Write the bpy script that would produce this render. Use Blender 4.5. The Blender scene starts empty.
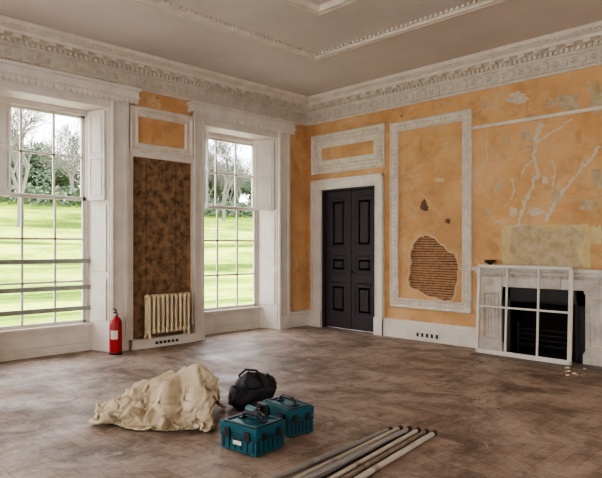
import bpy, math, random
from mathutils import Vector, Matrix, noise
random.seed(7)
S=bpy.context.scene
H=1.5; F=573.0; HY=247.0
WX=-7.70; NY=7.88; EX=3.0; SY=-4.0; CZ=4.25
r2=math.sqrt(.5)
def FP(px,py,z=0.0):
    d=F*(H-z)/(py-HY); l=(px-301)/F*d
    return Vector((r2*(l-d), r2*(l+d), z))
def lin(c):
    return tuple(((v/255)/12.92 if v/255<=.04045 else ((v/255+.055)/1.055)**2.4) for v in c)+(1,)
# ---------------- materials
def newmat(n):
    m=bpy.data.materials.new(n); m.use_nodes=True
    nt=m.node_tree; return m,nt,nt.nodes['Principled BSDF']
def posn(nt):
    return nt.nodes.new('ShaderNodeNewGeometry').outputs['Position']
def noisen(nt,scale,detail=4,rough=.6,vec=None,dist=0):
    n=nt.nodes.new('ShaderNodeTexNoise'); n.inputs['Scale'].default_value=scale
    n.inputs['Detail'].default_value=detail; n.inputs['Roughness'].default_value=rough
    n.inputs['Distortion'].default_value=dist
    if vec is None: vec=posn(nt)
    nt.links.new(vec,n.inputs['Vector']); return n.outputs['Fac']
def ramp(nt,fac,stops):
    r=nt.nodes.new('ShaderNodeValToRGB'); e=r.color_ramp.elements
    while len(e)<len(stops): e.new(.5)
    for i,(p,c) in enumerate(stops):
        e[i].position=p; e[i].color=c if len(c)==4 else tuple(c)+(1,)
    nt.links.new(fac,r.inputs['Fac']); return r.outputs['Color']
def mix(nt,f,a,b,mode='MIX'):
    m=nt.nodes.new('ShaderNodeMix'); m.data_type='RGBA'; m.blend_type=mode
    for v,i in ((f,0),(a,6),(b,7)):
        if hasattr(v,'links') or hasattr(v,'is_linked'): nt.links.new(v,m.inputs[i])
        else: m.inputs[i].default_value=v
    return m.outputs[2]
def bump(nt,b,fac,st=.2,dist=.01):
    n=nt.nodes.new('ShaderNodeBump'); n.inputs['Strength'].default_value=st; n.inputs['Distance'].default_value=dist
    nt.links.new(fac,n.inputs['Height']); nt.links.new(n.outputs['Normal'],b.inputs['Normal'])
def simple(n,c,rough=.6,metal=0,var=.15,scale=6,bst=.1,c2=None):
    m,nt,b=newmat(n); c=lin(c)
    d=lin(c2) if c2 else tuple(v*(1-var) for v in c[:3])+(1,)
    f=noisen(nt,scale,5,.65)
    nt.links.new(ramp(nt,f,[(.35,d),(.6,c)]),b.inputs['Base Color'])
    b.inputs['Roughness'].default_value=rough; b.inputs['Metallic'].default_value=metal
    if bst: bump(nt,b,noisen(nt,scale*6,3),bst,.004)
    return m
def wallpaint():
    m,nt,b=newmat('orange_distemper')
    o1=lin((210,163,112)); o2=lin((190,142,94)); o3=lin((220,180,134))
    c=ramp(nt,noisen(nt,1.3,6,.65),[(.3,o2),(.5,o1),(.72,o3)])
    # dusty pale scuffed zones
    f=noisen(nt,2.1,9,.75,dist=1.2)
    c=mix(nt,ramp(nt,f,[(.50,(0,0,0,1)),(.66,(.55,.55,.55,1))]),c,lin((212,188,152)))
    # grimy blotches
    f=noisen(nt,3.4,8,.75,dist=.9)
    c=mix(nt,ramp(nt,f,[(.52,(0,0,0,1)),(.70,(.65,.65,.65,1))]),c,lin((158,120,84)))
    f=noisen(nt,2.6,8,.7,dist=.6)
    fl=ramp(nt,f,[(.645,(0,0,0,1)),(.66,(1,1,1,1))])
    c=mix(nt,fl,c,lin((206,190,164)))
    f=noisen(nt,9,6,.7)
    fl=ramp(nt,f,[(.67,(0,0,0,1)),(.70,(1,1,1,1))])
    c=mix(nt,fl,c,lin((146,112,82)))
    f=noisen(nt,.6,3,.5)
    c=mix(nt,ramp(nt,f,[(.45,(0,0,0,1)),(.7,(.5,.5,.5,1))]),c,lin((168,128,90)))
    nt.links.new(c,b.inputs['Base Color']); b.inputs['Roughness'].default_value=.85
    bump(nt,b,noisen(nt,14,6),.25,.008); return m
M_wall=wallpaint()
M_white=simple('white_gloss_paint',(220,212,200),.5,var=.14,scale=3)
M_trim=simple('stucco_white',(222,212,196),.7,var=.18,scale=7,bst=.2)
M_ceil=simple('ceiling_distemper',(200,190,179),.9,var=.12,scale=.8)
M_corn=simple('cornice_plaster',(216,206,190),.8,var=.15,scale=5,bst=.1)
M_door=simple('dark_door_paint',(52,43,47),.75,var=.2,scale=8)
M_rail=simple('grey_safety_rail',(150,152,146),.6,var=.1)
M_black=simple('black_plastic',(24,24,26),.5,scale=20)
M_iron=simple('cast_iron',(30,28,28),.6,scale=14,bst=.3)
M_soot=simple('sooty_brick',(26,22,20),.95,scale=5,bst=.5)
M_brownboard=simple('brown_board',(146,116,84),.85,scale=8,bst=.5,c2=(78,58,42))
M_rad=simple('radiator_cream',(220,202,168),.4,var=.15,scale=5)
M_red=simple('red_enamel',(160,28,34),.35,var=.1)
M_label=simple('paper_label',(215,210,200),.6)
M_teal=simple('teal_plastic',(6,80,94),.45,var=.15,scale=12)
M_teald=simple('teal_dark_plastic',(4,52,62),.5,var=.1,scale=12)
M_steel=simple('steel',(170,170,170),.3,1)
M_marble=simple('marble',(206,197,184),.35,var=.3,scale=5,bst=0)
M_lath=simple('lath_wood',(176,134,98),.85,var=.35,scale=18,bst=.4)
M_dark=simple('cavity_dark',(58,38,26),.95,scale=12,bst=.3)
M_plasteredge=simple('broken_plaster',(206,176,140),.9,scale=20,bst=.5)
M_plaster=simple('bare_plaster',(192,176,146),.9,var=.2,scale=9,bst=.3,c2=(174,150,114))
M_plasterw=simple('filler_plaster',(212,198,172),.9,var=.2,scale=14,bst=.3)
M_plasterg=simple('skim_plaster',(208,192,146),.9,scale=5,bst=.2,c2=(196,172,124))
M_scar=simple('plaster_scar',(120,96,76),.95,scale=30,bst=.5,c2=(90,66,50))
M_canvas=simple('canvas_cloth',(204,190,164),.9,var=.15,scale=5,bst=.2,c2=(180,162,134))
M_nylon=simple('black_nylon',(22,23,28),.6,scale=10,bst=.3)
M_polew=simple('pole_cream',(190,182,168),.4,scale=3)
M_poleb=simple('pole_wood',(138,122,108),.5,var=.3,scale=7)
M_poleg=simple('pole_grey',(146,142,138),.35,scale=4)
M_bark=simple('bark',(108,104,96),.95,scale=5,bst=.4)
M_leaf=simple('evergreen_leaf',(98,112,86),.9,var=.4,scale=2)
M_path=simple('gravel',(172,166,160),.95,scale=8,bst=.3)
M_soffit=simple('hearth_slate',(110,100,92),.6,scale=6)
M_pot=simple('dark_ceramic',(48,38,34),.4,scale=8)
def floormat():
    m,nt,b=newmat('herringbone_parquet')
    def MT(op,a,c=None,d=None):
        n=nt.nodes.new('ShaderNodeMath'); n.operation=op
        for i,v in enumerate((a,c,d)):
            if v is None: continue
            if isinstance(v,(int,float)): n.inputs[i].default_value=v
            else: nt.links.new(v,n.inputs[i])
        return n.outputs[0]
    sp=nt.nodes.new('ShaderNodeSeparateXYZ'); nt.links.new(posn(nt),sp.inputs[0])
    W=.11; N=5
    x=MT('DIVIDE',sp.outputs[0],W); y=MT('DIVIDE',sp.outputs[1],W)
    i=MT('FLOOR',x); j=MT('FLOOR',y)
    k=MT('FLOORED_MODULO',MT('SUBTRACT',i,j),2*N)
    hz=MT('LESS_THAN',k,N-.5)
    def sel(a,c):
        return MT('ADD',MT('MULTIPLY',a,hz),MT('MULTIPLY',c,MT('SUBTRACT',1,hz)))
    ida=sel(MT('SUBTRACT',i,k),MT('ADD',i,.37)); idb=sel(j,MT('ADD',MT('ADD',j,k),.71))
    cb=nt.nodes.new('ShaderNodeCombineXYZ'); nt.links.new(ida,cb.inputs[0]); nt.links.new(idb,cb.inputs[1])
    wn=nt.nodes.new('ShaderNodeTexWhiteNoise'); nt.links.new(cb.outputs[0],wn.inputs['Vector'])
    fx=MT('FRACT',x); fy=MT('FRACT',y)
    across=sel(fy,fx)
    e1=MT('MINIMUM',across,MT('SUBTRACT',1,across))
    ah=MT('SUBTRACT',x,MT('SUBTRACT',i,k)); av=MT('SUBTRACT',MT('ADD',j,MT('SUBTRACT',k,N-1)),y)
    av=MT('ADD',av,N-0.0)
    along=sel(ah,av)
    e2=MT('MINIMUM',MT('ABSOLUTE',along),MT('ABSOLUTE',MT('SUBTRACT',N,along)))
    e=MT('MINIMUM',e1,e2)
    gap=MT('LESS_THAN',e,.03)
    c=ramp(nt,wn.outputs['Value'],[(0,lin((118,98,84))),(.5,lin((142,121,106))),(1,lin((162,141,125)))])
    blot=noisen(nt,.55,8,.72,dist=1.2)
    c=mix(nt,ramp(nt,blot,[(.43,(0,0,0,1)),(.58,(.8,.8,.8,1))]),c,lin((188,170,155)))
    blot=noisen(nt,2.2,8,.78,dist=.8)
    c=mix(nt,ramp(nt,blot,[(.47,(0,0,0,1)),(.62,(.75,.75,.75,1))]),c,lin((92,74,62)))
    blot=noisen(nt,5,8,.8,dist=.5)
    c=mix(nt,ramp(nt,blot,[(.55,(0,0,0,1)),(.66,(.6,.6,.6,1))]),c,lin((192,177,163)))
    f=noisen(nt,30,4,.7)
    c=mix(nt,.4,c,ramp(nt,f,[(.3,lin((95,88,82))),(.7,lin((185,176,168)))]),'OVERLAY')
    c=mix(nt,MT('MULTIPLY',gap,.4),c,lin((70,56,47)))
    nt.links.new(c,b.inputs['Base Color'])
    nt.links.new(ramp(nt,noisen(nt,2,5,.7),[(.3,(.42,.42,.42,1)),(.7,(.8,.8,.8,1))]),b.inputs['Roughness'])
    bump(nt,b,noisen(nt,18,4),.15,.004)
    return m
M_floor=floormat()
def grassmat():
    m,nt,b=newmat('lawn_grass')
    p=posn(nt); mp=nt.nodes.new('ShaderNodeMapping'); mp.inputs['Scale'].default_value=(1.3,.3,1.3)
    nt.links.new(p,mp.inputs['Vector'])
    c=ramp(nt,noisen(nt,.25,6,.65,mp.outputs[0]),[(.40,lin((84,104,50))),(.5,lin((140,160,66))),(.58,lin((184,192,100)))])  # stretched noise paints streaks of tree shadow into the grass colour
    c=mix(nt,.4,c,ramp(nt,noisen(nt,3,5,.7),[(.3,lin((80,96,40))),(.7,lin((200,208,128)))]),'OVERLAY')
    nt.links.new(c,b.inputs['Base Color']); b.inputs['Roughness'].default_value=1
    b.inputs['Specular IOR Level'].default_value=0
    return m
M_grass=grassmat()
# ---------------- builder
class B:
    def __init__(s,name):
        s.n=name; s.v=[]; s.f=[]; s.mi=[]; s.sm=[]; s.mats=[]; s.M=Matrix.Identity(4)
    def m(s,mat):
        if mat not in s.mats: s.mats.append(mat)
        return s.mats.index(mat)
    def add(s,vs,fs,mat,smooth=False):
        o=len(s.v); M=s.M
        s.v+= [M@Vector(v) for v in vs]; k=s.m(mat)
        for f in fs: s.f.append([i+o for i in f]); s.mi.append(k); s.sm.append(smooth)
    def box(s,x0,x1,y0,y1,z0,z1,mat):
        if x0>x1:x0,x1=x1,x0
        if y0>y1:y0,y1=y1,y0
        s.add([(x0,y0,z0),(x1,y0,z0),(x1,y1,z0),(x0,y1,z0),(x0,y0,z1),(x1,y0,z1),(x1,y1,z1),(x0,y1,z1)],
         [(3,2,1,0),(4,5,6,7),(0,1,5,4),(1,2,6,5),(2,3,7,6),(3,0,4,7)],mat)
    def prism(s,pts,z0,z1,mat):
        n=len(pts)
        s.add([(x,y,z0) for x,y in pts]+[(x,y,z1) for x,y in pts],
          [tuple(reversed(range(n))),tuple(range(n,2*n))]+[(i,(i+1)%n,n+(i+1)%n,n+i) for i in range(n)],mat)
    def cyl(s,p0,p1,r,mat,r1=None,seg=12,cap=True):
        p0=Vector(p0);p1=Vector(p1); r1=r if r1 is None else r1
        d=(p1-p0).normalized(); a=d.orthogonal().normalized(); b=d.cross(a)
        vs=[];
        for p,q in((p0,r),(p1,r1)):
            for i in range(seg):
                t=2*math.pi*i/seg; vs.append(p+(a*math.cos(t)+b*math.sin(t))*q)
        s.add(vs,[(i,(i+1)%seg,seg+(i+1)%seg,seg+i) for i in range(seg)],mat,True)
        if cap: s.add(vs,[tuple(reversed(range(seg))),tuple(range(seg,2*seg))],mat)
    def tube(s,pts,r,mat,seg=8):
        for a,b in zip(pts[:-1],pts[1:]): s.cyl(a,b,r,mat,seg=seg)
        for p in pts[1:-1]: s.sph(p,(r,r,r),mat,seg,4)
    def sph(s,c,rr,mat,seg=12,rings=6,R=None):
        c=Vector(c); vs=[]; fs=[]
        for j in range(rings+1):
            ph=math.pi*j/rings
            for i in range(seg):
                t=2*math.pi*i/seg
                v=Vector((rr[0]*math.sin(ph)*math.cos(t),rr[1]*math.sin(ph)*math.sin(t),rr[2]*math.cos(ph)))
                if R: v=R@v
                vs.append(c+v)
        for j in range(rings):
            for i in range(seg):
                a=j*seg+i;b=j*seg+(i+1)%seg
                fs.append((a,a+seg,b+seg,b))
        s.add(vs,fs,mat,True)
    def lathe(s,c,prof,mat,seg=24):
        c=Vector(c); vs=[];fs=[]
        for r,z in prof:
            for i in range(seg):
                t=2*math.pi*i/seg; vs.append(c+Vector((r*math.cos(t),r*math.sin(t),z)))
        for j in range(len(prof)-1):
            for i in range(seg):
                a=j*seg+i;b=j*seg+(i+1)%seg; fs.append((a,b,b+seg,a+seg))
        s.add(vs,fs,mat,True)
    def rectsweep(s,O,U,V,N,u0,u1,v0,v1,prof,mat):
        O=Vector(O);U=Vector(U);V=Vector(V);N=Vector(N)
        cs=[(u0,v0,1,1),(u1,v0,-1,1),(u1,v1,-1,-1),(u0,v1,1,-1)]
        k=len(prof); vs=[]
        for u,v,a,b in cs:
            for o,h in prof: vs.append(O+U*(u+a*o)+V*(v+b*o)+N*h)
        fs=[]
        for i in range(4):
            j=(i+1)%4
            for q in range(k-1): fs.append((i*k+q,j*k+q,j*k+q+1,i*k+q+1))
        s.add(vs,fs,mat)
    def done(s,bevel=0,seg=2,parent=None,fixn=True):
        me=bpy.data.meshes.new(s.n)
        if not s.v: return None
        xs=[v.x for v in s.v];ys=[v.y for v in s.v];zs=[v.z for v in s.v]
        c=Vector(((min(xs)+max(xs))/2,(min(ys)+max(ys))/2,min(zs)))
        me.from_pydata([v-c for v in s.v],[],s.f)
        for mt in s.mats: me.materials.append(mt)
        me.polygons.foreach_set('material_index',s.mi); me.polygons.foreach_set('use_smooth',s.sm)
        me.update()
        if fixn:
            import bmesh
            bm=bmesh.new(); bm.from_mesh(me); bmesh.ops.recalc_face_normals(bm,faces=bm.faces); bm.to_mesh(me); bm.free()
        o=bpy.data.objects.new(s.n,me); o.location=c; S.collection.objects.link(o)
        if bevel:
            md=o.modifiers.new('bevel','BEVEL'); md.width=bevel; md.segments=seg; md.limit_method='ANGLE'; md.angle_limit=math.radians(40)
        return o
def flat(name,loops,thick,O,U,V,mat):
    cu=bpy.data.curves.new(name,'CURVE'); cu.dimensions='2D'; cu.fill_mode='BOTH'; cu.extrude=thick/2
    for lp in loops:
        sp=cu.splines.new('POLY'); sp.points.add(len(lp)-1)
        for i,(x,y) in enumerate(lp): sp.points[i].co=(x,y,0,1)
        sp.use_cyclic_u=True
    t=bpy.data.objects.new(name+'_c',cu); S.collection.objects.link(t)
    dg=bpy.context.evaluated_depsgraph_get(); dg.update()
    me=bpy.data.meshes.new_from_object(t.evaluated_get(dg))
    bpy.data.objects.remove(t); bpy.data.curves.remove(cu)
    U=Vector(U);V=Vector(V);N=U.cross(V)
    mt=Matrix(((U.x,V.x,N.x,O[0]),(U.y,V.y,N.y,O[1]),(U.z,V.z,N.z,O[2]),(0,0,0,1)))
    me.transform(mt); me.materials.clear(); me.materials.append(mat); me.name=name
    o=bpy.data.objects.new(name,me); S.collection.objects.link(o); return o
def rect(u0,u1,v0,v1): return [(u0,v0),(u1,v0),(u1,v1),(u0,v1)]
def blob(cx,cy,rx,ry,n=28,amp=.18,seed=0,sc=1.6):
    out=[]
    for i in range(n):
        t=2*math.pi*i/n
        k=1+amp*2*noise.noise(Vector((math.cos(t)*sc+seed*3.1,math.sin(t)*sc,seed)))+amp*.5*noise.noise(Vector((math.cos(t)*6+seed,math.sin(t)*6,seed)))
        out.append((cx+rx*k*math.cos(t),cy+ry*k*math.sin(t)))
    return out
def nx(px,y=NY): u=px-301; return y*(u-F)/(u+F)
def nz(px,py,y=NY):
    u=px-301; d=y/(r2*(u+F)/F); return H+(HY-py)/F*d
def NP(px,py,y=NY): return (nx(px,y),nz(px,py,y))
# ---------------- shell
b=B('floor'); b.box(WX-.5,EX+.2,SY-.2,NY+.45,-.12,0,M_floor); b.done()
b=B('ceiling'); b.box(WX-.5,EX+.2,SY-.2,NY+.35,CZ,CZ+.15,M_ceil); b.done()
wins=[(2.20,3.85),(5.45,7.10),(-1.05,.60)]  # last opening is unseen, added behind the camera to bring in light
HT=3.62
loops=[rect(SY-.2,NY+.3,-.05,CZ+.1)]+[rect(a,c,-.01,HT) for a,c in wins]+[rect(4.20,5.22,.12,2.83)]
flat('wall_west',loops,.5,(WX-.25,0,0),(0,1,0),(0,0,1),M_wall)
hole_px=[(425,236),(434,238),(441,245),(446,250),(455,255),(458,265),(457,278),(455,290),(452,299),(444,301),(436,297),(428,296),(420,291),(411,288),(408,280),(410,270),(412,262),(410,255),(413,246),(418,239)]
hole=[]
for i,(x,y) in enumerate(hole_px):
    x2,y2=hole_px[(i+1)%len(hole_px)]
    for k in range(4):
        t=k/4; jx=random.uniform(-.8,.8); jy=random.uniform(-.8,.8)
        hole.append(NP(x+(x2-x)*t+jx,y+(y2-y)*t+jy))
DX0,DX1,DZ=-7.32,-6.06,2.56
FX0,FX1,FZ=-3.72,-2.60,1.00
flat('wall_north',[rect(WX-.2,EX+.2,-.05,CZ+.1),rect(DX0,DX1,-.01,DZ),rect(FX0,FX1,-.01,FZ),hole],.03,(0,NY+.015,0),(1,0,0),(0,0,1),M_wall)
flat('wall_north_masonry',[rect(WX-.2,EX+.2,-.05,CZ+.1),rect(DX0,DX1,-.01,DZ),rect(FX0,FX1,-.01,FZ)],.3,(0,NY+.205,0),(1,0,0),(0,0,1),M_dark)
flat('wall_south',[rect(WX-.2,EX+.2,-.05,CZ+.1),rect(-5,-3.4,.4,3.5),rect(-1.8,-.2,.4,3.5)],.3,(0,SY-.15,0),(1,0,0),(0,0,1),M_wall)  # unseen window openings, put in for the fill lamps
flat('wall_east',[rect(SY-.2,NY+.3,-.05,CZ+.1),rect(3.0,4.6,.4,3.5)],.3,(EX+.15,0,0),(0,1,0),(0,0,1),M_wall)
# laths
b=B('plaster_laths')
z=.55
while z<1.80:
    b.M=Matrix.Translation((nx(432),NY+.040,z))@Matrix.Rotation(random.uniform(-.012,.012),4,'Y')
    b.box(-.62,.62,-.005,.005,-.0145,.0145,M_lath); z+=.039
b.M=Matrix.Identity(4)
for x in (-5.35,-4.95,-4.55): b.box(x-.025,x+.025,NY+.045,NY+.052,.5,1.85,M_dark)
b.done()
b=B('plaster_hole_edge')
cx=sum(p[0] for p in hole)/len(hole); cz=sum(p[1] for p in hole)/len(hole)
n=len(hole); vs=[]
for (x,zz) in hole:
    k=1.05+random.uniform(-.02,.05)
    vs+= [(cx+(x-cx)*k,NY-.003,cz+(zz-cz)*k),(x,NY-.003,zz),(cx+(x-cx)*.985,NY+.03,cz+(zz-cz)*.985)]
fs=[]
for i in range(n):
    j=(i+1)%n
    fs+=[(3*i,3*j,3*j+1,3*i+1),(3*i+1,3*j+1,3*j+2,3*i+2)]
b.add(vs,fs,M_plasteredge); b.done()
# ---------------- cornice
b=B('trim_cornice')
prof=[(0,3.82),(.035,3.82),(.05,3.845),(.05,3.86),(.03,3.87),(.03,4.02),(.07,4.03),(.09,4.045),(.09,4.09),(.15,4.10),(.17,4.115),(.27,4.12),(.27,4.165),(.31,4.175),(.36,4.21),(.38,4.25)]
b.rectsweep((0,0,0),(1,0,0),(0,1,0),(0,0,1),WX,EX,SY,NY,prof,M_corn)
def run(L,step): 
    n=int(L/step); return [step*(i+.5) for i in range(n)]
def orn(Mx,L):
    b.M=Mx
    for s_ in run(L,.07): b.box(s_-.02,s_+.02,.08,.135,4.05,4.098,M_corn)
    for s_ in run(L,.21): b.box(s_-.045,s_+.045,.15,.25,4.085,4.125,M_corn)
    for s_ in run(L,.045): b.sph((s_,.05,3.85),(.017,.017,.016),M_corn,6,4)
    for k,s_ in enumerate(run(L,.24)):
        for a in range(6):
            t=a*math.pi/3; 
            b.sph((s_+.034*math.cos(t),.04,3.945+.034*math.sin(t)),(.022,.014,.014),M_corn,6,4,Matrix.Rotation(-t,3,'Y'))
        b.sph((s_,.05,3.945),(.015,.015,.015),M_corn,6,4)
        for sg in (1,-1):
            pts=[]
            for q in range(8):
                t=-2.6+q*.62; r=.055-.004*q
                pts.append((s_+.12+r*math.cos(t)*.8,.045,3.945+sg*(r*math.sin(t))))
            for p,q_ in zip(pts[:-1],pts[1:]): b.cyl(p,q_,.010,M_corn,seg=5,cap=False)
        b.sph((s_+.12,.042,3.995),(.04,.014,.013),M_corn,6,4,Matrix.Rotation(.5,3,'Y'))
        b.sph((s_+.12,.042,3.895),(.04,.014,.013),M_corn,6,4,Matrix.Rotation(-.5,3,'Y'))
    for s_ in run(L,.05): b.sph((s_,.335,4.195),(.018,.022,.02),M_corn,6,4)
    b.M=Matrix.Identity(4)
orn(Matrix(((0,1,0,WX),(-1,0,0,NY),(0,0,1,0),(0,0,0,1))),NY+.5)
orn(Matrix(((1,0,0,WX),(0,-1,0,NY),(0,0,1,0),(0,0,0,1))),EX-WX)
b.done(fixn=False)
# ceiling mouldings
b=B('trim_ceiling_panel')
cp=[(0,0),(0,-.03),(.03,-.04),(.05,-.015),(.08,-.045),(.12,-.045),(.14,-.015),(.16,0)]
b.rectsweep((0,0,CZ),(1,0,0),(0,1,0),(0,0,1),-5.80,1.3,-2.2,6.08,cp,M_corn)
b.rectsweep((0,0,CZ),(1,0,0),(0,1,0),(0,0,1),-4.62,.1,-1.2,4.92,cp,M_corn)
for q in run(8.2,.07): b.box(-5.64,-5.605,6.05-q-.018,6.05-q+.018,CZ-.028,CZ,M_corn)
for q in run(7,.07): b.box(-5.78+q-.018,-5.78+q+.018,5.885,5.92,CZ-.028,CZ,M_corn)
b.done()
# baseboards
bp=[(0,.30),(.012,.30),(.03,.285),(.03,.24),(.04,.23),(.04,0)]
def bbN(name,x0,x1,y=NY):
    b=B(name); vs=[]
    for x in (x0,x1):
        for o,h in bp: vs.append((x,y-o,h))
        vs.append((x,y,0))
    k=len(bp)+1
    b.add(vs,[(i,(i+1)%k,k+(i+1)%k,k+i) for i in range(k)]+[tuple(range(k)),tuple(range(k,2*k))],M_white); return b
bbN('baseboard_north',-5.88,-4.16).done(); bbN('baseboard_north_corner',WX,-7.57).done(); bbN('baseboard_north_right',-2.1,EX).done()
def bbW(name,y0,y1):
    b=B(name); vs=[]
    for y in (y0,y1):
        for o,h in bp: vs.append((WX+o,y,h))
        vs.append((WX,y,0))
    k=len(bp)+1
    b.add(vs,[(i,(i+1)%k,k+(i+1)%k,k+i) for i in range(k)]+[tuple(range(k)),tuple(range(k,2*k))],M_white); b.done()
bbW('baseboard_west_corner',7.36,NY); bbW('baseboard_west',SY,-1.3); bbW('baseboard_west_mid',.86,1.94)
b=B('air_vent')
vx0,vx1=nx(417),nx(441)
b.box(vx0,vx1,NY-.05,NY-.04,.05,.14,M_white)
for i in range(5):
    x=vx0+(vx1-vx0)*(i+.5)/5; b.box(x-.02,x+.02,NY-.052,NY-.045,.065,.125,M_iron)
b.done()
b=B('trim_radiator_plinth')
b.box(WX,WX+.10,4.15,5.25,0,.12,M_white); b.box(WX,WX+.12,4.14,5.26,.12,.14,M_white)
for i in range(6):
    y=4.52+i*.07; b.box(WX+.098,WX+.104,y,y+.05,.045,.085,M_iron)
b.done(.004)
# ---------------- windows
def window(n,y0,y1,view=True):
    b=B('window_%d'%n)
    xo=WX-.5; gx=WX-.42
    g0,g1=y0+.12,y1-.12; z0,z1=.40,3.46
    for (a,c,sg) in ((y0,g0,1),(y1,g1,-1)):
        pts=[(WX-.002,a),(WX-.002,a+sg*.01),(gx+.03,c),(gx+.03,a)]
        if sg<0: pts=pts[::-1]
        b.prism(pts,0,HT,M_white)
        b.box(xo,gx+.03,a,c,0,HT,M_white)
        for (p0,p1) in ((.45,1.05),(1.15,2.1),(2.2,3.35)):
            A=Vector((WX-.05,a+sg*.022,0)); C=Vector((gx+.07,c-sg*.016,0)); d=(C-A)
            nrm=Vector((-d.y,d.x,0)).normalized()
            if nrm.y*sg<0: nrm=-nrm
            q=[A+nrm*.004,C+nrm*.004,C+nrm*.016,A+nrm*.016]
            b.prism([(p.x,p.y) for p in q],p0,p1,M_white)
    b.box(xo,WX,y0,y1,z1+.02,HT,M_white)
    b.box(xo,gx+.04,g0,g1,0,z0-.04,M_white)
    b.box(gx+.04,gx+.055,g0+.12,g1-.12,.12,.30,M_white)
    b.box(gx+.04,gx+.06,g0,g1,0,.09,M_white)
    b.box(xo-.08,gx+.10,g0,g1,z0-.04,z0,M_white)
    fw=.045
    b.box(xo,gx+.02,g0,g0+fw,z0,z1,M_white); b.box(xo,gx+.02,g1-fw,g1,z0,z1,M_white)
    b.box(xo,gx+.02,g0,g1,z1-.05,z1+.03,M_white)
    mr=2.2
    def sash(x,a,c,rows):
        st=.05
        b.box(x-.02,x+.02,g0+fw,g0+fw+st,a,c,M_white); b.box(x-.02,x+.02,g1-fw-st,g1-fw,a,c,M_white)
        b.box(x-.02,x+.02,g0+fw,g1-fw,a,a+st,M_white); b.box(x-.02,x+.02,g0+fw,g1-fw,c-st,c,M_white)
        w=(g1-g0-2*fw)
        for k in (1,2):
            y=g0+fw+w*k/3; b.box(x-.015,x+.015,y-.015,y+.015,a,c,M_white)
        for k in range(1,rows):
            z=a+(c-a)*k/rows; b.box(x-.015,x+.015,g0+fw,g1-fw,z-.015,z+.015,M_white)
    sash(gx-.055,mr-.02,z1-.04,2)
    sash(gx-.01,z0,mr+.02,3)
    if n==1:
        for z in (1.30,.92,.62):
            b.box(gx+.022,gx+.05,g0,g1,z-.032,z+.032,M_rail)
    for a,sg in ((y0,-1),(y1,1)):
        w=.26 if not (n==2 and sg<0) else .20
        b.box(WX,WX+.035,a,a+sg*w,0,HT+.1,M_white)
        b.box(WX+.035,WX+.055,a+sg*.01,a+sg*.04,.25,HT+.1,M_white)
        b.box(WX+.035,WX+.06,a+sg*(w-.05),a+sg*w,.25,HT+.1,M_white)
        b.box(WX+.035,WX+.065,a,a+sg*w,0,.25,M_white)
    b.box(WX,WX+.035,y0-.2,y1+.24,HT,HT+.12,M_white)
    b.done(.003,1)
    def leaf(nm,hx,hy,ex,ey,a,c):
        s=B(nm); L=math.hypot(ex-hx,ey-hy); an=math.atan2(ey-hy,ex-hx)
        s.M=Matrix.Translation((hx,hy,0))@Matrix.Rotation(an,4,'Z')
        s.box(0,L,-.016,.016,a,c,M_white)
        for side in (-1,1):
            for (p0,p1) in ((a+.07,(a+c)/2-.03),((a+c)/2+.03,c-.07)):
                s.rectsweep((0,side*.016,0),(1,0,0),(0,0,1),(0,side,0),.05,L-.05,p0,p1,[(0,0),(0,.008),(.012,.008),(.02,0)],M_white)
        s.done()
    if n<3:
        leaf('window_shutter',WX-.05,y1-.05,WX-.33,y1-(.17 if n==1 else .30),2.17,3.44)
        leaf('window_shutter',WX-.05,y0+.05,WX-.33,y0+(.42 if n==1 else .33),2.17,3.44)
    p=B('window_pelmet')
    e0,e1=y0-.28,y1+.28
    if n==1: e1=y1+.36
    p.box(WX+.0,WX+.17,e0,e1,3.66,3.77,M_white); p.box(WX,WX+.20,e0-.03,e1+.03,3.75,3.79,M_white)
    p.box(WX,WX+.19,e0-.015,e1+.015,3.64,3.665,M_white)
    k=int((e1-e0)/.075); w=(e1-e0)/k
    for i in range(k):
        yc=e0+w*(i+.5)
        p.M=Matrix(((0,0,1,WX+.15),(1,0,0,0),(0,1,0,0),(0,0,0,1)))
        pts=[(yc-w*.46,3.64),(yc-w*.46,3.605)]+[(yc-w*.46*math.cos(t),3.605-.045*math.sin(t)) for t in (.5,1,1.57,2.1,2.6)]+[(yc+w*.46,3.605),(yc+w*.46,3.64)]
        p.prism(pts,0,.02,M_white)
    p.M=Matrix.Identity(4)
    p.done()
for i,(a,c) in enumerate(wins): window(i+1,a,c)
# pier panel
b=B('trim_pier_panel')
FPf=[(0,0),(0,.03),(.02,.045),(.045,.045),(.06,.02),(.10,.02),(.115,.035),(.135,.035),(.15,0)]
b.rectsweep((WX,0,0),(0,1,0),(0,0,1),(1,0,0),4.14,5.25,2.90,3.58,FPf,M_trim)
for q in run(1.11,.05):
    for v in (2.98,3.50): b.sph((WX+.022,4.14+q,v),(.012,.017,.017),M_trim,6,4)
b.box(WX,WX+.03,4.13,5.26,2.83,2.90,M_white)
b.box(WX,WX+.02,4.13,4.20,.14,2.83,M_white); b.box(WX,WX+.02,5.22,5.26,.14,2.83,M_white)
b.done()
b=B('trim_pier_board'); b.box(WX-.12,WX-.05,4.19,5.23,.11,2.84,M_brownboard)
for y in (4.45,4.97): b.box(WX-.05,WX-.046,y-.003,y+.003,.12,2.83,M_dark)
b.rectsweep((WX-.05,0,0),(0,1,0),(0,0,1),(1,0,0),4.20,5.22,.12,2.83,[(0,.02),(.03,.02),(.04,0)],M_brownboard)
b.done()
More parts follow.
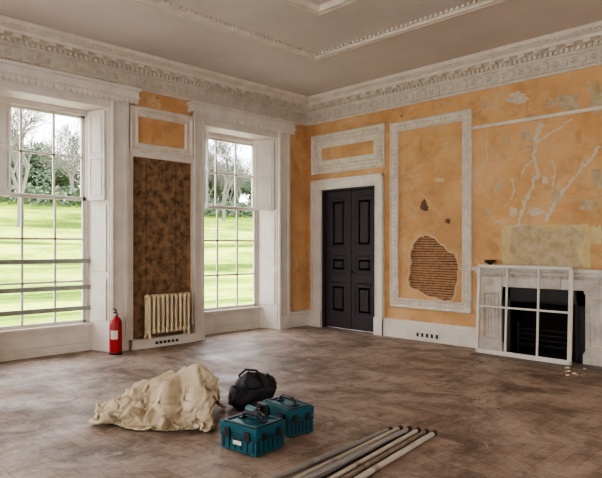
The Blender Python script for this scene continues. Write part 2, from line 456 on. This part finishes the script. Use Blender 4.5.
# ---------------- door
b=B('door_1')
mid=(DX0+DX1)/2; dy=NY+.10
for (a,c) in ((DX0+.03,mid-.003),(mid+.003,DX1-.03)):
    b.box(a,c,dy,dy+.04,.01,DZ-.03,M_door)
    st=.085
    rails=[(.01,.24),(.86,1.0),(1.36,1.46),(2.42,DZ-.03)]
    b.box(a,a+st,dy-.014,dy,.01,DZ-.03,M_door); b.box(c-st,c,dy-.014,dy,.01,DZ-.03,M_door)
    for r0,r1 in rails: b.box(a+st,c-st,dy-.014,dy,r0,r1,M_door)
    for (r0,r1) in ((.24,.86),(1.0,1.36),(1.46,2.42)):
        b.rectsweep((0,dy,0),(1,0,0),(0,0,1),(0,-1,0),a+st,c-st,r0,r1,[(0,.014),(.008,.018),(.03,.004),(.055,.003),(.085,.010),(.12,.010)],M_door)
        b.box(a+st+.085,c-st-.085,dy-.010,dy,r0+.085,r1-.085,M_door)
b.box(mid-.012,mid+.012,dy-.026,dy-.014,.01,DZ-.03,M_door)
b.sph((mid+.05,dy-.06,1.05),(.028,.028,.028),M_iron); b.cyl((mid+.05,dy-.02,1.05),(mid+.05,dy-.05,1.05),.01,M_iron)
b.box(DX0,DX0+.03,NY,NY+.2,0,DZ,M_door); b.box(DX1-.03,DX1,NY,NY+.2,0,DZ,M_door); b.box(DX0,DX1,NY,NY+.2,DZ-.03,DZ,M_door)
b.done(.002,1)
b=B('trim_door_architrave')
for a,c in ((DX0,-7.56),(DX1,-5.88)):
    sg=1 if c>a else -1; w=abs(c-a)
    b.box(a,c,NY-.035,NY,0,DZ+.19,M_white)
    b.box(a+sg*.01,a+sg*.035,NY-.05,NY-.035,.3,DZ+.0,M_white)
    b.box(c-sg*.045,c,NY-.065,NY-.035,0,DZ+.19,M_white)
    b.box(a,c,NY-.07,NY-.035,0,.3,M_white)
b.box(DX0,DX1,NY-.035,NY,DZ,DZ+.19,M_white)
b.box(DX0,DX1,NY-.05,NY-.035,DZ+.01,DZ+.035,M_white)
b.box(-7.56,-5.88,NY-.065,NY-.03,DZ+.145,DZ+.19,M_white)
b.done(.004,1)
# ---------------- north wall frames
def nframe(name,x0,x1,z0,z1,w,step):
    b=B(name)
    pr=[(0,0),(0,.03),(.015,.045),(.03,.03),(.035,.018),(w-.04,.018),(w-.035,.03),(w-.02,.045),(w-.005,.03),(w,0)]
    b.rectsweep((0,NY,0),(1,0,0),(0,0,1),(0,-1,0),x0,x1,z0,z1,pr,M_trim)
    m_=w/2
    for q in run(x1-x0-2*m_,step):
        for z in (z0+m_,z1-m_):
            b.sph((x0+m_+q,NY-.02,z),(step*.42,.018,w*.17),M_trim,8,4)
    for q in run(z1-z0-2*m_,step):
        for x in (x0+m_,x1-m_):
            b.sph((x,NY-.02,z0+m_+q),(w*.17,.018,step*.42),M_trim,8,4)
    for q in run(x1-x0-2*w,.035):
        for z in (z0+w-.01,z1-w+.01): b.sph((x0+w+q,NY-.03,z),(.013,.014,.013),M_trim,6,4)
    for q in run(z1-z0-2*w,.035):
        for x in (x0+w-.01,x1-w+.01): b.sph((x,NY-.03,z0+w+q),(.013,.014,.013),M_trim,6,4)
    b.done()
nframe('trim_wall_panel',-5.74,-4.25,.50,3.57,.16,.075)
nframe('trim_overdoor_panel',-7.58,-5.86,2.86,3.60,.16,.075)
b=B('trim_overdoor_inner')
b.rectsweep((0,NY,0),(1,0,0),(0,0,1),(0,-1,0),-7.42,-6.02,3.02,3.44,[(0,.006),(.09,.006),(.095,0)],M_trim); b.done()
b=B('trim_picture_rail')
b.box(-4.24,EX,NY-.022,NY,3.255,3.30,M_white); b.done(.003,1)
# ---------------- plaster patches
def patch(name,pts,mat,off):
    o=flat(name,[pts],.002,(0,NY-off,0),(1,0,0),(0,0,1),mat); return o
def ribbon(pxs,w0,w1,seed):
    L=[];R=[]; pts=[Vector(p) for p in pxs]; fine=[]
    for a,c in zip(pts[:-1],pts[1:]):
        for k in range(6): fine.append(a+(c-a)*k/6)
    fine.append(pts[-1]); n=len(fine)
    for i,p in enumerate(fine):
        d=(fine[min(i+1,n-1)]-fine[max(i-1,0)]).normalized(); nn=Vector((-d.y,d.x))
        w=(w0+(w1-w0)*i/(n-1))*(.4+1.7*abs(noise.noise(Vector((i*.57,seed,0)))))
        j=noise.noise(Vector((i*.5,seed+9,0)))*2.2
        L.append(p+nn*(w+j)); R.append(p-nn*(w-j))
    return [NP(p.x,p.y) for p in L+R[::-1]]
def pblob(px,py,rx,ry,seed,amp=.3):
    pts=blob(0,0,rx,ry,32,amp,seed,2.2); return [NP(px+a,py+c) for a,c in pts]
patch('wall_plaster_patch',[NP(502,225),NP(540,224),NP(566,225),NP(589,224),NP(591,240),NP(590,269),NP(502,268)],M_plasterg,.002)
patch('wall_plaster_patch',[NP(512,228),NP(530,224),NP(548,232),NP(572,226),NP(586,236),NP(577,250),NP(583,268),NP(540,268),NP(518,266),NP(509,252)],M_plaster,.004)
for k,(pl,w0,w1) in enumerate([([(541,122),(536,140),(534,158),(538,172),(531,190),(524,205),(519,222),(514,238)],3.0,2.4),
      ([(584,163),(574,178),(565,190),(556,203),(549,214),(546,222)],1.8,2.6),
      ([(536,142),(548,136),(560,128),(572,118)],1.6,1.0),([(512,178),(514,190),(512,200)],1.8,1.2),
      ([(534,160),(527,165),(521,175)],1.3,.9),
      ([(600,146),(590,160),(583,166)],1.4,1.6),([(552,160),(556,172),(552,186)],1.0,1.0),([(488,130),(486,150),(489,165)],.6,.6)]):
    patch('wall_plaster_scrape',ribbon(pl,w0,w1,k*3.3),M_plasterw,.0025+.0004*k)
for k,(x,y,rx,ry,m_) in enumerate([(517,98,10,6,M_plasterw),(568,102,12,9,M_plaster),(597,98,7,15,M_plaster),(551,103,4,5,M_plaster),
      (513,212,4,5,M_plasterw),(526,135,5,5,M_plaster),(498,186,3,4,M_plaster),(464,182,4,2,M_plasterw),(440,180,5,2,M_plasterg),(596,235,6,10,M_plasterg),(415,215,2,3,M_plaster),(536,212,8,4,M_plasterw),(556,196,4,8,M_plaster),
      (424.5,206,4,5.5,M_scar),(448,221,2.6,2.6,M_scar),(588,205,9,6,M_plaster),(507,140,3,6,M_plaster),(545,180,3,4,M_plasterw),(488,213,4,3,M_plaster),(402,116,1,1,M_scar),(598,178,6,10,M_plaster),(484,105,3,4,M_plaster)]):
    patch('wall_plaster_patch',pblob(x,y,rx,ry,k+2),m_,.003+.0003*k)
# ---------------- fireplace
b=B('fireplace')
MX0,MX1=-4.10,-2.20; fy=NY-.16
b.box(MX0+.06,FX0,fy,NY,0,1.08,M_marble); b.box(FX1,MX1-.06,fy,NY,0,1.08,M_marble)
b.box(FX0,FX1,fy,NY,.94,1.08,M_marble)
for a,c in ((MX0+.06,FX0),(FX1,MX1-.06)):
    b.box(a-.02,c+.02,fy-.03,NY,0,.14,M_marble)
    b.box(a-.01,c+.01,fy-.02,NY,.14,.165,M_marble)
    b.rectsweep((0,fy,0),(1,0,0),(0,0,1),(0,-1,0),a+.04,c-.04,.2,.86,[(0,0),(0,.02),(.02,.025),(.03,.008),(.04,0)],M_marble)
    for q in range(3):
        xx=a+.115+(c-a-.23)*q/2; b.cyl((xx,fy,.27),(xx,fy,.79),.014,M_marble,seg=8)
    b.box(a-.01,c+.01,fy-.025,NY,.90,1.10,M_marble)
    for q in range(8):
        t=q*math.pi/4; b.sph(((a+c)/2+.035*math.cos(t),fy-.03,1.0+.035*math.sin(t)),(.024,.012,.012),M_marble,8,5,Matrix.Rotation(-t,3,'Y'))
    b.sph(((a+c)/2,fy-.035,1.0),(.018,.018,.018),M_marble,10,6)
b.box(FX0+.3,FX1-.3,fy-.02,NY,.96,1.08,M_marble)
q=MX0+.06
while q<MX1-.08: b.box(q,q+.025,fy-.055,fy-.03,1.085,1.115,M_marble); q+=.045
b.box(MX0+.03,MX1-.03,fy-.04,NY,1.08,1.12,M_marble); b.box(MX0+.01,MX1-.01,fy-.07,NY,1.12,1.16,M_marble)
b.box(MX0-.03,MX1+.03,fy-.11,NY,1.165,1.215,M_marble)
b.box(FX0,FX0+.12,fy+.03,fy+.07,0,.94,M_iron); b.box(FX1-.12,FX1,fy+.03,fy+.07,0,.94,M_iron); b.box(FX0,FX1,fy+.03,fy+.07,.74,.94,M_iron)
b.rectsweep((0,fy+.03,0),(1,0,0),(0,0,1),(0,-1,0),FX0+.1,FX1-.1,-.1,.78,[(0,0),(0,.02),(.02,.02),(.03,0)],M_iron)
b.box(FX0,FX1,NY+.38,NY+.42,0,1.0,M_soot); b.box(FX0-.03,FX0+.02,fy+.07,NY+.4,0,1.0,M_soot); b.box(FX1-.02,FX1+.03,fy+.07,NY+.4,0,1.0,M_soot)
b.box(FX0,FX1,fy+.07,NY+.4,.96,1.0,M_soot); b.box(FX0+.02,FX1-.02,fy+.05,NY+.4,0,.02,M_soot)
for i in range(4): b.cyl((FX0+.2,fy+.10,.16+i*.07),(FX1-.2,fy+.10,.16+i*.07),.009,M_iron,seg=8)
for x in (FX0+.2,FX1-.2): b.cyl((x,fy+.10,0),(x,fy+.10,.42),.014,M_iron,seg=8); b.sph((x,fy+.10,.44),(.022,.022,.028),M_iron,10,6)
for i in range(9): b.cyl((FX0+.22+i*.085,fy+.10,.15),(FX0+.22+i*.085,fy+.32,.15),.008,M_iron,seg=6)
b.done(.003,2)
b=B('hearth_slab'); b.box(MX0+.1,MX1-.1,NY-.55,fy-.03,0,.012,M_soffit); b.done(.003,1)
b=B('wooden_sash_frame')
sw=1.31; sh=1.24
tilt=math.asin(.07/sh)
b.M=Matrix.Translation((-3.99,NY-.405,.014))@Matrix.Rotation(math.radians(-1.0),4,'Z')@Matrix.Rotation(-tilt,4,'X')
ft=.035
b.box(0,.04,0,ft,0,sh,M_white); b.box(sw-.05,sw,0,ft,0,sh,M_white)
b.box(0,sw,0,ft,0,.06,M_white); b.box(0,sw,0,ft,sh-.045,sh,M_white)
for k in (1,2): b.box(sw*k/3-.013,sw*k/3+.013,.004,ft-.004,.05,sh-.04,M_white)
b.box(.04,sw-.04,.004,ft-.004,sh*.53-.013,sh*.53+.013,M_white)
b.done(.003,1)
b=B('ceramic_bowl')
bx=nx(490,NY-.1); 
b.lathe((bx,NY-.10,1.215),[(0,0),(.04,0),(.045,.01),(.02,.03),(.03,.045),(.07,.065),(.085,.10),(.078,.10),(.06,.07),(0,.055)],M_pot)
b.done()
# ---------------- radiator
b=B('column_radiator')
n=10; y0,y1=4.36,5.12; rx=WX+.09
for i in range(n):
    y=y0+(y1-y0)*(i+.5)/n
    for dx in (-.05,0,.05):
        b.cyl((rx+dx,y,.25),(rx+dx,y,.74),.021,M_rad,seg=10,cap=False)
    for z in (.24,.75):
        b.sph((rx,y,z),(.082,.034,.045),M_rad,12,8)
for z in (.24,.75): b.cyl((rx,y0,z),(rx,y1,z),.024,M_rad,seg=10)
for y in (y0+.04,y1-.04):
    for dx in (-.05,.05): b.cyl((rx+dx,y,.24),(rx+dx*1.3,y,.14),.02,M_rad,r1=.026,seg=10)
b.cyl((rx,y1,.24),(rx,y1+.07,.24),.014,M_steel); b.cyl((rx,y1+.07,.141),(rx,y1+.07,.28),.012,M_steel); b.sph((rx,y1+.07,.30),(.022,.022,.025),M_white)
b.done()
# ---------------- extinguisher
b=B('fire_extinguisher')
c=Vector((WX+.19,3.84,0))
b.lathe(c,[(0,.0),(.08,.0),(.085,.012),(.085,.43),(.079,.47),(.058,.505),(.03,.52),(.025,.54),(0,.54)],M_red)
b.M=Matrix.Translation(c)@Matrix.Rotation(-.75,4,'Z')
vs=[]
for z in (.22,.34):
    for q in range(9):
        t=-.6+q*1.2/8; vs.append((.0865*math.cos(t),.0865*math.sin(t),z))
b.add(vs,[(i,i+1,i+10,i+9) for i in range(8)],M_label,True)
b.M=Matrix.Identity(4)
b.lathe(c,[(.086,0),(.089,.0),(.089,.03),(.086,.03)],M_black)
b.cyl(c+Vector((0,0,.53)),c+Vector((0,0,.58)),.022,M_steel)
b.M=Matrix.Translation(c+Vector((0,0,.03)))@Matrix.Rotation(-.7,4,'Z')
b.box(-.03,.10,-.011,.011,.55,.565,M_black)
b.add([(-.02,-.011,.575),(.11,-.011,.61),(.11,.011,.61),(-.02,.011,.575),(-.02,-.011,.587),(.11,-.011,.622),(.11,.011,.622),(-.02,.011,.587)],
   [(3,2,1,0),(4,5,6,7),(0,1,5,4),(1,2,6,5),(2,3,7,6),(3,0,4,7)],M_black)
b.tube([(-.02,0,.54),(-.07,0,.53),(-.105,0,.46),(-.105,0,.35),(-.10,0,.20)],.011,M_black); b.cyl((-.10,0,.20),(-.10,0,.10),.012,M_black,r1=.022)
b.done()
# ---------------- tool cases
def toolcase(name,P,ang,w,d,h):
    b=B(name); b.M=Matrix.Translation(P)@Matrix.Rotation(ang,4,'Z')
    hl=h*.68
    b.box(0,w,0,d,.012,hl,M_teal); b.box(-.004,w+.004,-.004,d+.004,hl+.005,h,M_teal)
    b.box(.006,w-.006,.006,d-.006,hl-.005,hl+.01,M_black)
    for x in (.02,w-.06):
        for y in (.02,d-.06): b.box(x,x+.04,y,y+.04,0,.014,M_black)
    for k in range(6):
        x=.03+(w-.06)*k/5
        b.box(x-.007,x+.007,-.008,0,.03,hl-.03,M_teald); b.box(x-.007,x+.007,d,d+.008,.03,hl-.03,M_teald)
        y=.03+(d-.06)*k/5
        b.box(-.008,0,y-.007,y+.007,.03,hl-.03,M_teald); b.box(w,w+.008,y-.007,y+.007,.03,hl-.03,M_teald)
    for y0_ in (-.009,d): b.box(.005,w-.005,y0_,y0_+.009,hl-.03,hl-.015,M_teald)
    for x0_ in (-.009,w): b.box(x0_,x0_+.009,.005,d-.005,hl-.03,hl-.015,M_teald)
    for x in (w*.22,w*.78): b.box(x-.025,x+.025,-.018,-.004,hl-.035,hl+.035,M_black)
    for y in (d*.25,d*.75): b.box(w+.004,w+.016,y-.02,y+.02,hl-.03,hl+.03,M_black); b.box(-.016,-.004,y-.02,y+.02,hl-.03,hl+.03,M_black)
    b.box(w*.38,w*.62,-.0105,-.0075,hl-.075,hl-.045,M_label)
    b.rectsweep((0,0,h),(1,0,0),(0,1,0),(0,0,1),.01,w-.01,.01,d-.01,[(0,0),(0,.010),(.02,.010),(.026,0)],M_teald)
    hy=d*.5
    b.tube([(w*.22,hy,h),(w*.24,hy,h+.035),(w*.32,hy,h+.048),(w*.68,hy,h+.048),(w*.76,hy,h+.035),(w*.78,hy,h)],.012,M_black)
    b.cyl((w*.34,hy,h+.048),(w*.66,hy,h+.048),.017,M_black)
    b.box(w*.16,w*.26,hy-.03,hy+.03,h,h+.012,M_black); b.box(w*.74,w*.84,hy-.03,hy+.03,h,h+.012,M_black)
    return b.done(.006,2)
def case_from(p_near,p_left,name,d,h):
    A=FP(*p_near); L=FP(*p_left); w=(A-L).length
    v=(A-L); ang=math.atan2(v.y,v.x)
    toolcase(name,L,ang,w,d,h); return L,ang,w
L1,a1,w1=case_from((256,459),(221,448),'tool_case',.31,.205)
L2,a2,w2=case_from((289,439),(263,427),'tool_case',.24,.22)
# drill lying on its side on the front case
b=B('cordless_drill')
b.M=Matrix.Translation(L1)@Matrix.Rotation(a1,4,'Z')@Matrix.Translation((.10,.235,.215+.032))@Matrix.Rotation(math.radians(-15),4,'Z')
b.cyl((-.06,0,0),(.06,0,0),.030,M_teal,seg=16); b.cyl((-.075,0,0),(-.06,0,0),.024,M_black,r1=.030,seg=16)
b.cyl((.06,0,0),(.085,0,0),.028,M_black,r1=.022,seg=16); b.cyl((.085,0,0),(.125,0,0),.020,M_black,r1=.013,seg=12); b.cyl((.125,0,0),(.17,0,0),.004,M_steel,seg=8)
b.cyl((-.01,.02,0),(-.03,.10,0),.019,M_black,seg=12); b.box(-.08,.03,.09,.13,-.030,.030,M_black)
b.box(.01,.025,.03,.055,-.012,.012,M_red)
dr=b.done(.003,1)
# ---------------- canvas dust sheet (cloth drape)
cc=(FP(118,419)+FP(206,419))/2
def lump(x,y,z,sx,sy,sz):
    import bmesh
    me=bpy.data.meshes.new('lump'); bm=bmesh.new(); bmesh.ops.create_icosphere(bm,subdivisions=3,radius=1); 
    for v in bm.verts: v.co=Vector((v.co.x*sx,v.co.y*sy,v.co.z*sz))
    bm.to_mesh(me); bm.free()
    o=bpy.data.objects.new('lump',me); o.location=(x,y,z); S.collection.objects.link(o); o.modifiers.new('c','COLLISION'); 
    o.collision.thickness_outer=.012; return o
tmp=[]
R_=Vector((r2,r2,0)); D_=Vector((-r2,r2,0))
def loc(l,d): return cc+R_*l+D_*d
for (l,d,z,sx,sy,sz) in ((.28,.14,.14,.15,.15,.30),(.06,.13,.12,.16,.15,.25),(-.17,.10,.08,.15,.14,.22),(-.38,.0,.03,.13,.12,.13),(.34,-.08,.07,.13,.12,.22),(.05,-.13,.05,.13,.08,.15),(-.2,-.12,.03,.12,.08,.11)):
    p=loc(l,d); tmp.append(lump(p.x,p.y,z,sx,sy,sz))
me=bpy.data.meshes.new('gp'); me.from_pydata([(cc.x-2,cc.y-2,0),(cc.x+2,cc.y-2,0),(cc.x+2,cc.y+2,0),(cc.x-2,cc.y+2,0)],[],[(0,1,2,3)])
gp=bpy.data.objects.new('gp',me); S.collection.objects.link(gp); gp.modifiers.new('c','COLLISION'); gp.collision.thickness_outer=.01; tmp.append(gp)
NX_,NY_=118,88; LX,LY=1.24,.90
vs=[];fs=[]
for j in range(NY_+1):
    for i in range(NX_+1):
        a=(i/NX_-.5)*LX; c_=(j/NY_-.5)*LY
        k=1-.35*max(0,-a/.58)
        q=Vector((a*5.0,c_*5.0,2.2))
        zz=.56+.17*noise.noise(q)+.10*noise.noise(q*2.1)+.035*noise.noise(q*4.3)
        a2=a+.07*noise.noise(q*1.4+Vector((5,0,0))); c2=c_*k+.07*noise.noise(q*1.4+Vector((0,7,0)))
        p=loc(a2,c2); vs.append((p.x,p.y,zz))
for j in range(NY_):
    for i in range(NX_):
        o=j*(NX_+1)+i; fs.append((o,o+1,o+NX_+2,o+NX_+1))
me=bpy.data.meshes.new('canvas_dust_sheet'); me.from_pydata(vs,[],fs)
cl=bpy.data.objects.new('canvas_dust_sheet',me); S.collection.objects.link(cl)
md=cl.modifiers.new('cloth','CLOTH'); st=md.settings
st.quality=6; st.mass=.4; st.tension_stiffness=30; st.compression_stiffness=30; st.shear_stiffness=15; st.bending_stiffness=1.6; st.air_damping=1.5
md.collision_settings.use_self_collision=True; md.collision_settings.self_distance_min=.005; md.collision_settings.distance_min=.006
try:
    for f in range(1,44): S.frame_set(f)
    dg=bpy.context.evaluated_depsgraph_get()
    m2=bpy.data.meshes.new_from_object(cl.evaluated_get(dg))
    cl.modifiers.clear(); cl.data=m2
except Exception as e: print('CLOTH FAIL',e)
S.frame_set(1)
for o in tmp: bpy.data.objects.remove(o)
cl.data.name='canvas_dust_sheet'
cl.data.materials.clear(); cl.data.materials.append(M_canvas)
for v in cl.data.vertices: v.co.z=max(v.co.z,.006)
off=cc.copy(); cl.data.transform(Matrix.Translation(-off)); cl.location=off
for p in cl.data.polygons: p.use_smooth=True
sd=cl.modifiers.new('solid','SOLIDIFY'); sd.thickness=.004
# ---------------- black holdall
b=B('black_holdall'); P=FP(249,411)+D_*.14+R_*.03
b.M=Matrix.Translation(P)@Matrix.Rotation(math.radians(65),4,'Z')@Matrix.Scale(1.08,4)
seg,rg=48,26; vs=[];fs=[]
for j in range(rg+1):
    ph=math.pi*j/rg
    for i in range(seg):
        t=2*math.pi*i/seg
        def se(v,p): return math.copysign(abs(v)**p,v)
        x=.19*se(math.sin(ph),.7)*se(math.cos(t),.6); y=.13*se(math.sin(ph),.7)*se(math.sin(t),.6); z=.14+.14*se(math.cos(ph),.75)
        q=Vector((x,y,z)); k=.06*noise.noise(q*8)+.04*abs(noise.noise(q*17)); q+=Vector((x,y,z-.1)).normalized()*k
        if z>.2: q.z-=.05*abs(math.sin(t*1.5))
        q.z=max(q.z,.002); vs.append(q)
for j in range(rg):
    for i in range(seg):
        a=j*seg+i;c_=j*seg+(i+1)%seg; fs.append((a,a+seg,c_+seg,c_))
b.add(vs,fs,M_nylon,True)
for sy in (-.07,.07):
    b.tube([(-.09,sy*1.7,.12),(-.10,sy*1.5,.26),(-.05,sy*1.2,.31),(.04,sy*.9,.30),(.09,sy*1.4,.25),(.09,sy*1.7,.12)],.010,M_black)
b.tube([(-.17,0,.22),(-.1,0,.275),(.1,0,.275),(.17,0,.22)],.005,M_steel,6)
b.done()
# ---------------- poles
ends=[((434,436),(362,480),M_polew,.020),((426,434),(348,480),M_poleb,.018),((418,433),(334,481),M_polew,.019),((409,431),(318,480),M_poleg,.018),((400,431),(302,480),M_polew,.019),((390,432),(280,479),M_poleg,.018)]
for k,(e,s_,m_,r) in enumerate(ends):
    A=FP(*e); C=FP(*s_); d=(C-A).normalized(); 
    z0=r+.003
    b=B('metal_pole'); A.z=C.z=z0; L=2.3
    E=A+d*L
    b.cyl(A,E,r,m_,seg=16); b.cyl(A-d*.012,A+d*.03,r+.003,M_black,seg=16); b.cyl(A-d*.013,A-d*.0121,r*.7,M_iron,seg=16)
    b.cyl(A+d*.9,A+d*.95,r+.002,M_steel,seg=16)
    b.cyl(E,E+d*.01,r+.003,M_black,seg=16)
    b.done()
b=B('metal_pole'); A=FP(408,436)+Vector((0,0,.057)); C=FP(338,472)+Vector((0,0,.057)); d=(C-A).normalized(); b.cyl(A,A+d*1.9,.017,M_poleg,seg=16); b.cyl(A-d*.01,A+d*.02,.02,M_black,seg=16); b.done()
b=B('plaster_rubble')
for i in range(14):
    p=FP(566+random.uniform(-16,20),371+random.uniform(-3,5)); r=random.uniform(.008,.022)
    b.sph(p+Vector((0,0,r*.5)),(r*1.3,r,r*.6),M_plasterw,6,4,Matrix.Rotation(random.random()*3,3,'Z'))
b.done()
# ---------------- outside
b=B('lawn_ground')
def gz(x,y):
    d=-8.2-x
    if d<7: z=-.55
    else:
        dd=d-7; st_=6.0; q=dd/st_; fq=q-math.floor(q)
        tt=(math.floor(q)+ (fq*.45 if fq<.62 else .279+(fq-.62)*1.897))*st_/36
        t=min(tt,1); z=-.55+6.1*(t*t*(1.6)-.6*t*t*t) if t<1 else 5.55+max(0,d-43)*.012
    z+=.35*noise.noise(Vector((x*.05,y*.05,0)))*min(1,max(0,d-6)/10)
    return z
nx_,ny_=150,90; vs=[]
for j in range(ny_+1):
    for i in range(nx_+1):
        x=-8.2-120*(i/nx_)**1.5; y=-50+160*j/ny_; vs.append((x,y,gz(x,y)))
b.add(vs,[(j*(nx_+1)+i,j*(nx_+1)+i+1,(j+1)*(nx_+1)+i+1,(j+1)*(nx_+1)+i) for j in range(ny_) for i in range(nx_)],M_grass,True)
b.done()
b=B('gravel_path'); b.box(-14.6,-8.25,-40,70,-.56,-.52,M_path); b.done()
def tree(seed,h):
    random.seed(seed); bt=B('bare_tree')
    def rec(p,d,L,r,n):
        e=p+d*L; bt.cyl(p,e,r,M_bark,r1=r*.68,seg=6 if n>3 else 4,cap=False)
        if n==0: return
        k=3
        for i in range(k):
            ax=Vector((random.uniform(-1,1),random.uniform(-1,1),random.uniform(-.4,.8))).normalized()
            nd=(d*.9+ax*.75).normalized(); nd.z+=.08; nd.normalize()
            rec(p+d*L*random.uniform(.6,1),nd,L*random.uniform(.66,.84),r*.6,n-1)
    rec(Vector((0,0,-.3)),Vector((0,0,1)),h*.24,h*.020,7)
    return bt.done(fixn=False)
def bush(seed):
    random.seed(seed); bt=B('leafy_tree')
    bt.cyl((0,0,-.3),(0,0,3.5),.2,M_bark,r1=.1)
    cs=[(Vector((random.uniform(-1.8,1.8),random.uniform(-1.8,1.8),random.uniform(.8,6.2))),random.uniform(.9,1.6)) for _ in range(14)]
    for i in range(3600):
        c,r=random.choice(cs)
        u=Vector((random.gauss(0,1),random.gauss(0,1),random.gauss(0,1))).normalized()*random.uniform(.5,1)*r
        p=c+u; a=Vector((random.uniform(-1,1),random.uniform(-1,1),random.uniform(-1,1))).normalized()*.17; c_=a.orthogonal().normalized()*.11
        bt.add([p-a,p+c_,p+a,p-c_],[(0,1,2,3)],M_leaf)
    return bt.done(fixn=False)
T=[tree(s,h) for s,h in ((1,12),(2,13),(5,11))]; E=[bush(3),bush(4)]
# clipped hedge along the crest
random.seed(21)
b=B('clipped_hedge')
y=-10
for i in range(9000):
    yy=random.uniform(-8,70); xx=-50.5+random.uniform(-.8,.8); zz=gz(xx,yy)+random.uniform(0,1.25)
    p=Vector((xx,yy,zz)); a=Vector((random.uniform(-1,1),random.uniform(-1,1),random.uniform(-1,1))).normalized()*.22; c_=a.orthogonal().normalized()*.16
    b.add([p-a,p+c_,p+a,p-c_],[(0,1,2,3)],M_leaf)
b.done(fixn=False)
random.seed(11)
def inst(o,x,y,s,rz,first):
    q=o if first else o.copy()
    if not first: S.collection.objects.link(q)
    q.location=(x,y,gz(x,y)-.1); q.scale=(s,s,s); q.rotation_euler=(0,0,rz)
used=set()
def put(o,x,y,s):
    f=o.name not in used; used.add(o.name); inst(o,x,y,s,random.uniform(0,6.28),f)
put(T[0],-40,13.5,1.0); put(T[1],-42,19.5,.9); put(T[2],-47,36,1.0); put(T[1],-45,42,1.0); put(T[0],-46,30,.9)
y=0
while y<70:
    put(random.choice(T),-54-random.uniform(0,14),y,random.uniform(.6,1.0)); y+=random.uniform(1.8,3.0)
y=-2
while y<75:
    put(random.choice(E),-56-random.uniform(0,14),y,random.uniform(.5,1.0)); y+=random.uniform(.9,1.7)
# ---------------- light
w=bpy.data.worlds.new('overcast_sky'); S.world=w; w.use_nodes=True; nt=w.node_tree
bg=nt.nodes['Background']
tc=nt.nodes.new('ShaderNodeTexCoord'); nz_=nt.nodes.new('ShaderNodeTexNoise'); nz_.inputs['Scale'].default_value=2.2; nz_.inputs['Detail'].default_value=5
nt.links.new(tc.outputs['Generated'],nz_.inputs['Vector'])
cr=nt.nodes.new('ShaderNodeValToRGB'); cr.color_ramp.elements[0].color=(.78,.86,1,1); cr.color_ramp.elements[1].color=(1,1,1,1); cr.color_ramp.elements[0].position=.35; cr.color_ramp.elements[1].position=.6
nt.links.new(nz_.outputs['Fac'],cr.inputs['Fac']); nt.links.new(cr.outputs['Color'],bg.inputs['Color'])
bg.inputs['Strength'].default_value=9.0
def area(name,locn,rot,sx,sy,e,col=(1,1,1),portal=False):
    l=bpy.data.lights.new(name,'AREA'); l.shape='RECTANGLE'; l.size=sx; l.size_y=sy; l.energy=e; l.color=col
    if portal: l.cycles.is_portal=True
    o=bpy.data.objects.new(name,l); o.location=locn; o.rotation_euler=rot; S.collection.objects.link(o)
rW=(0,math.radians(-90),0)
for i,(a,c) in enumerate(wins[:2]): area('sky_portal',(WX-.52,(a+c)/2,1.95),rW,3.1,1.5,1,portal=True)
area('fill_lamp_west',(WX-.35,-.22,1.95),rW,3.0,1.4,85,(1,.99,.97))  # added fill lamp in the unseen west opening
area('fill_lamp_south',(-4.2,SY-.1,1.95),(math.radians(90),0,0),1.5,3.0,58,(1,.98,.95))  # added fill lamp behind the camera, in an unseen south opening
area('fill_lamp_south',(-1.0,SY-.1,1.95),(math.radians(90),0,0),1.5,3.0,25,(1,.98,.95))  # second, weaker south fill lamp, also added
try: S.view_settings.look='AgX - Medium High Contrast'
except Exception as e: print(e)
# ---------------- camera
cam=bpy.data.cameras.new('camera'); cam.sensor_width=36; cam.lens=F/602*36; cam.shift_y=(HY-239)/602
co=bpy.data.objects.new('camera',cam); co.location=(0,0,H); co.rotation_euler=(math.radians(90),0,math.radians(45)); S.collection.objects.link(co); S.camera=co
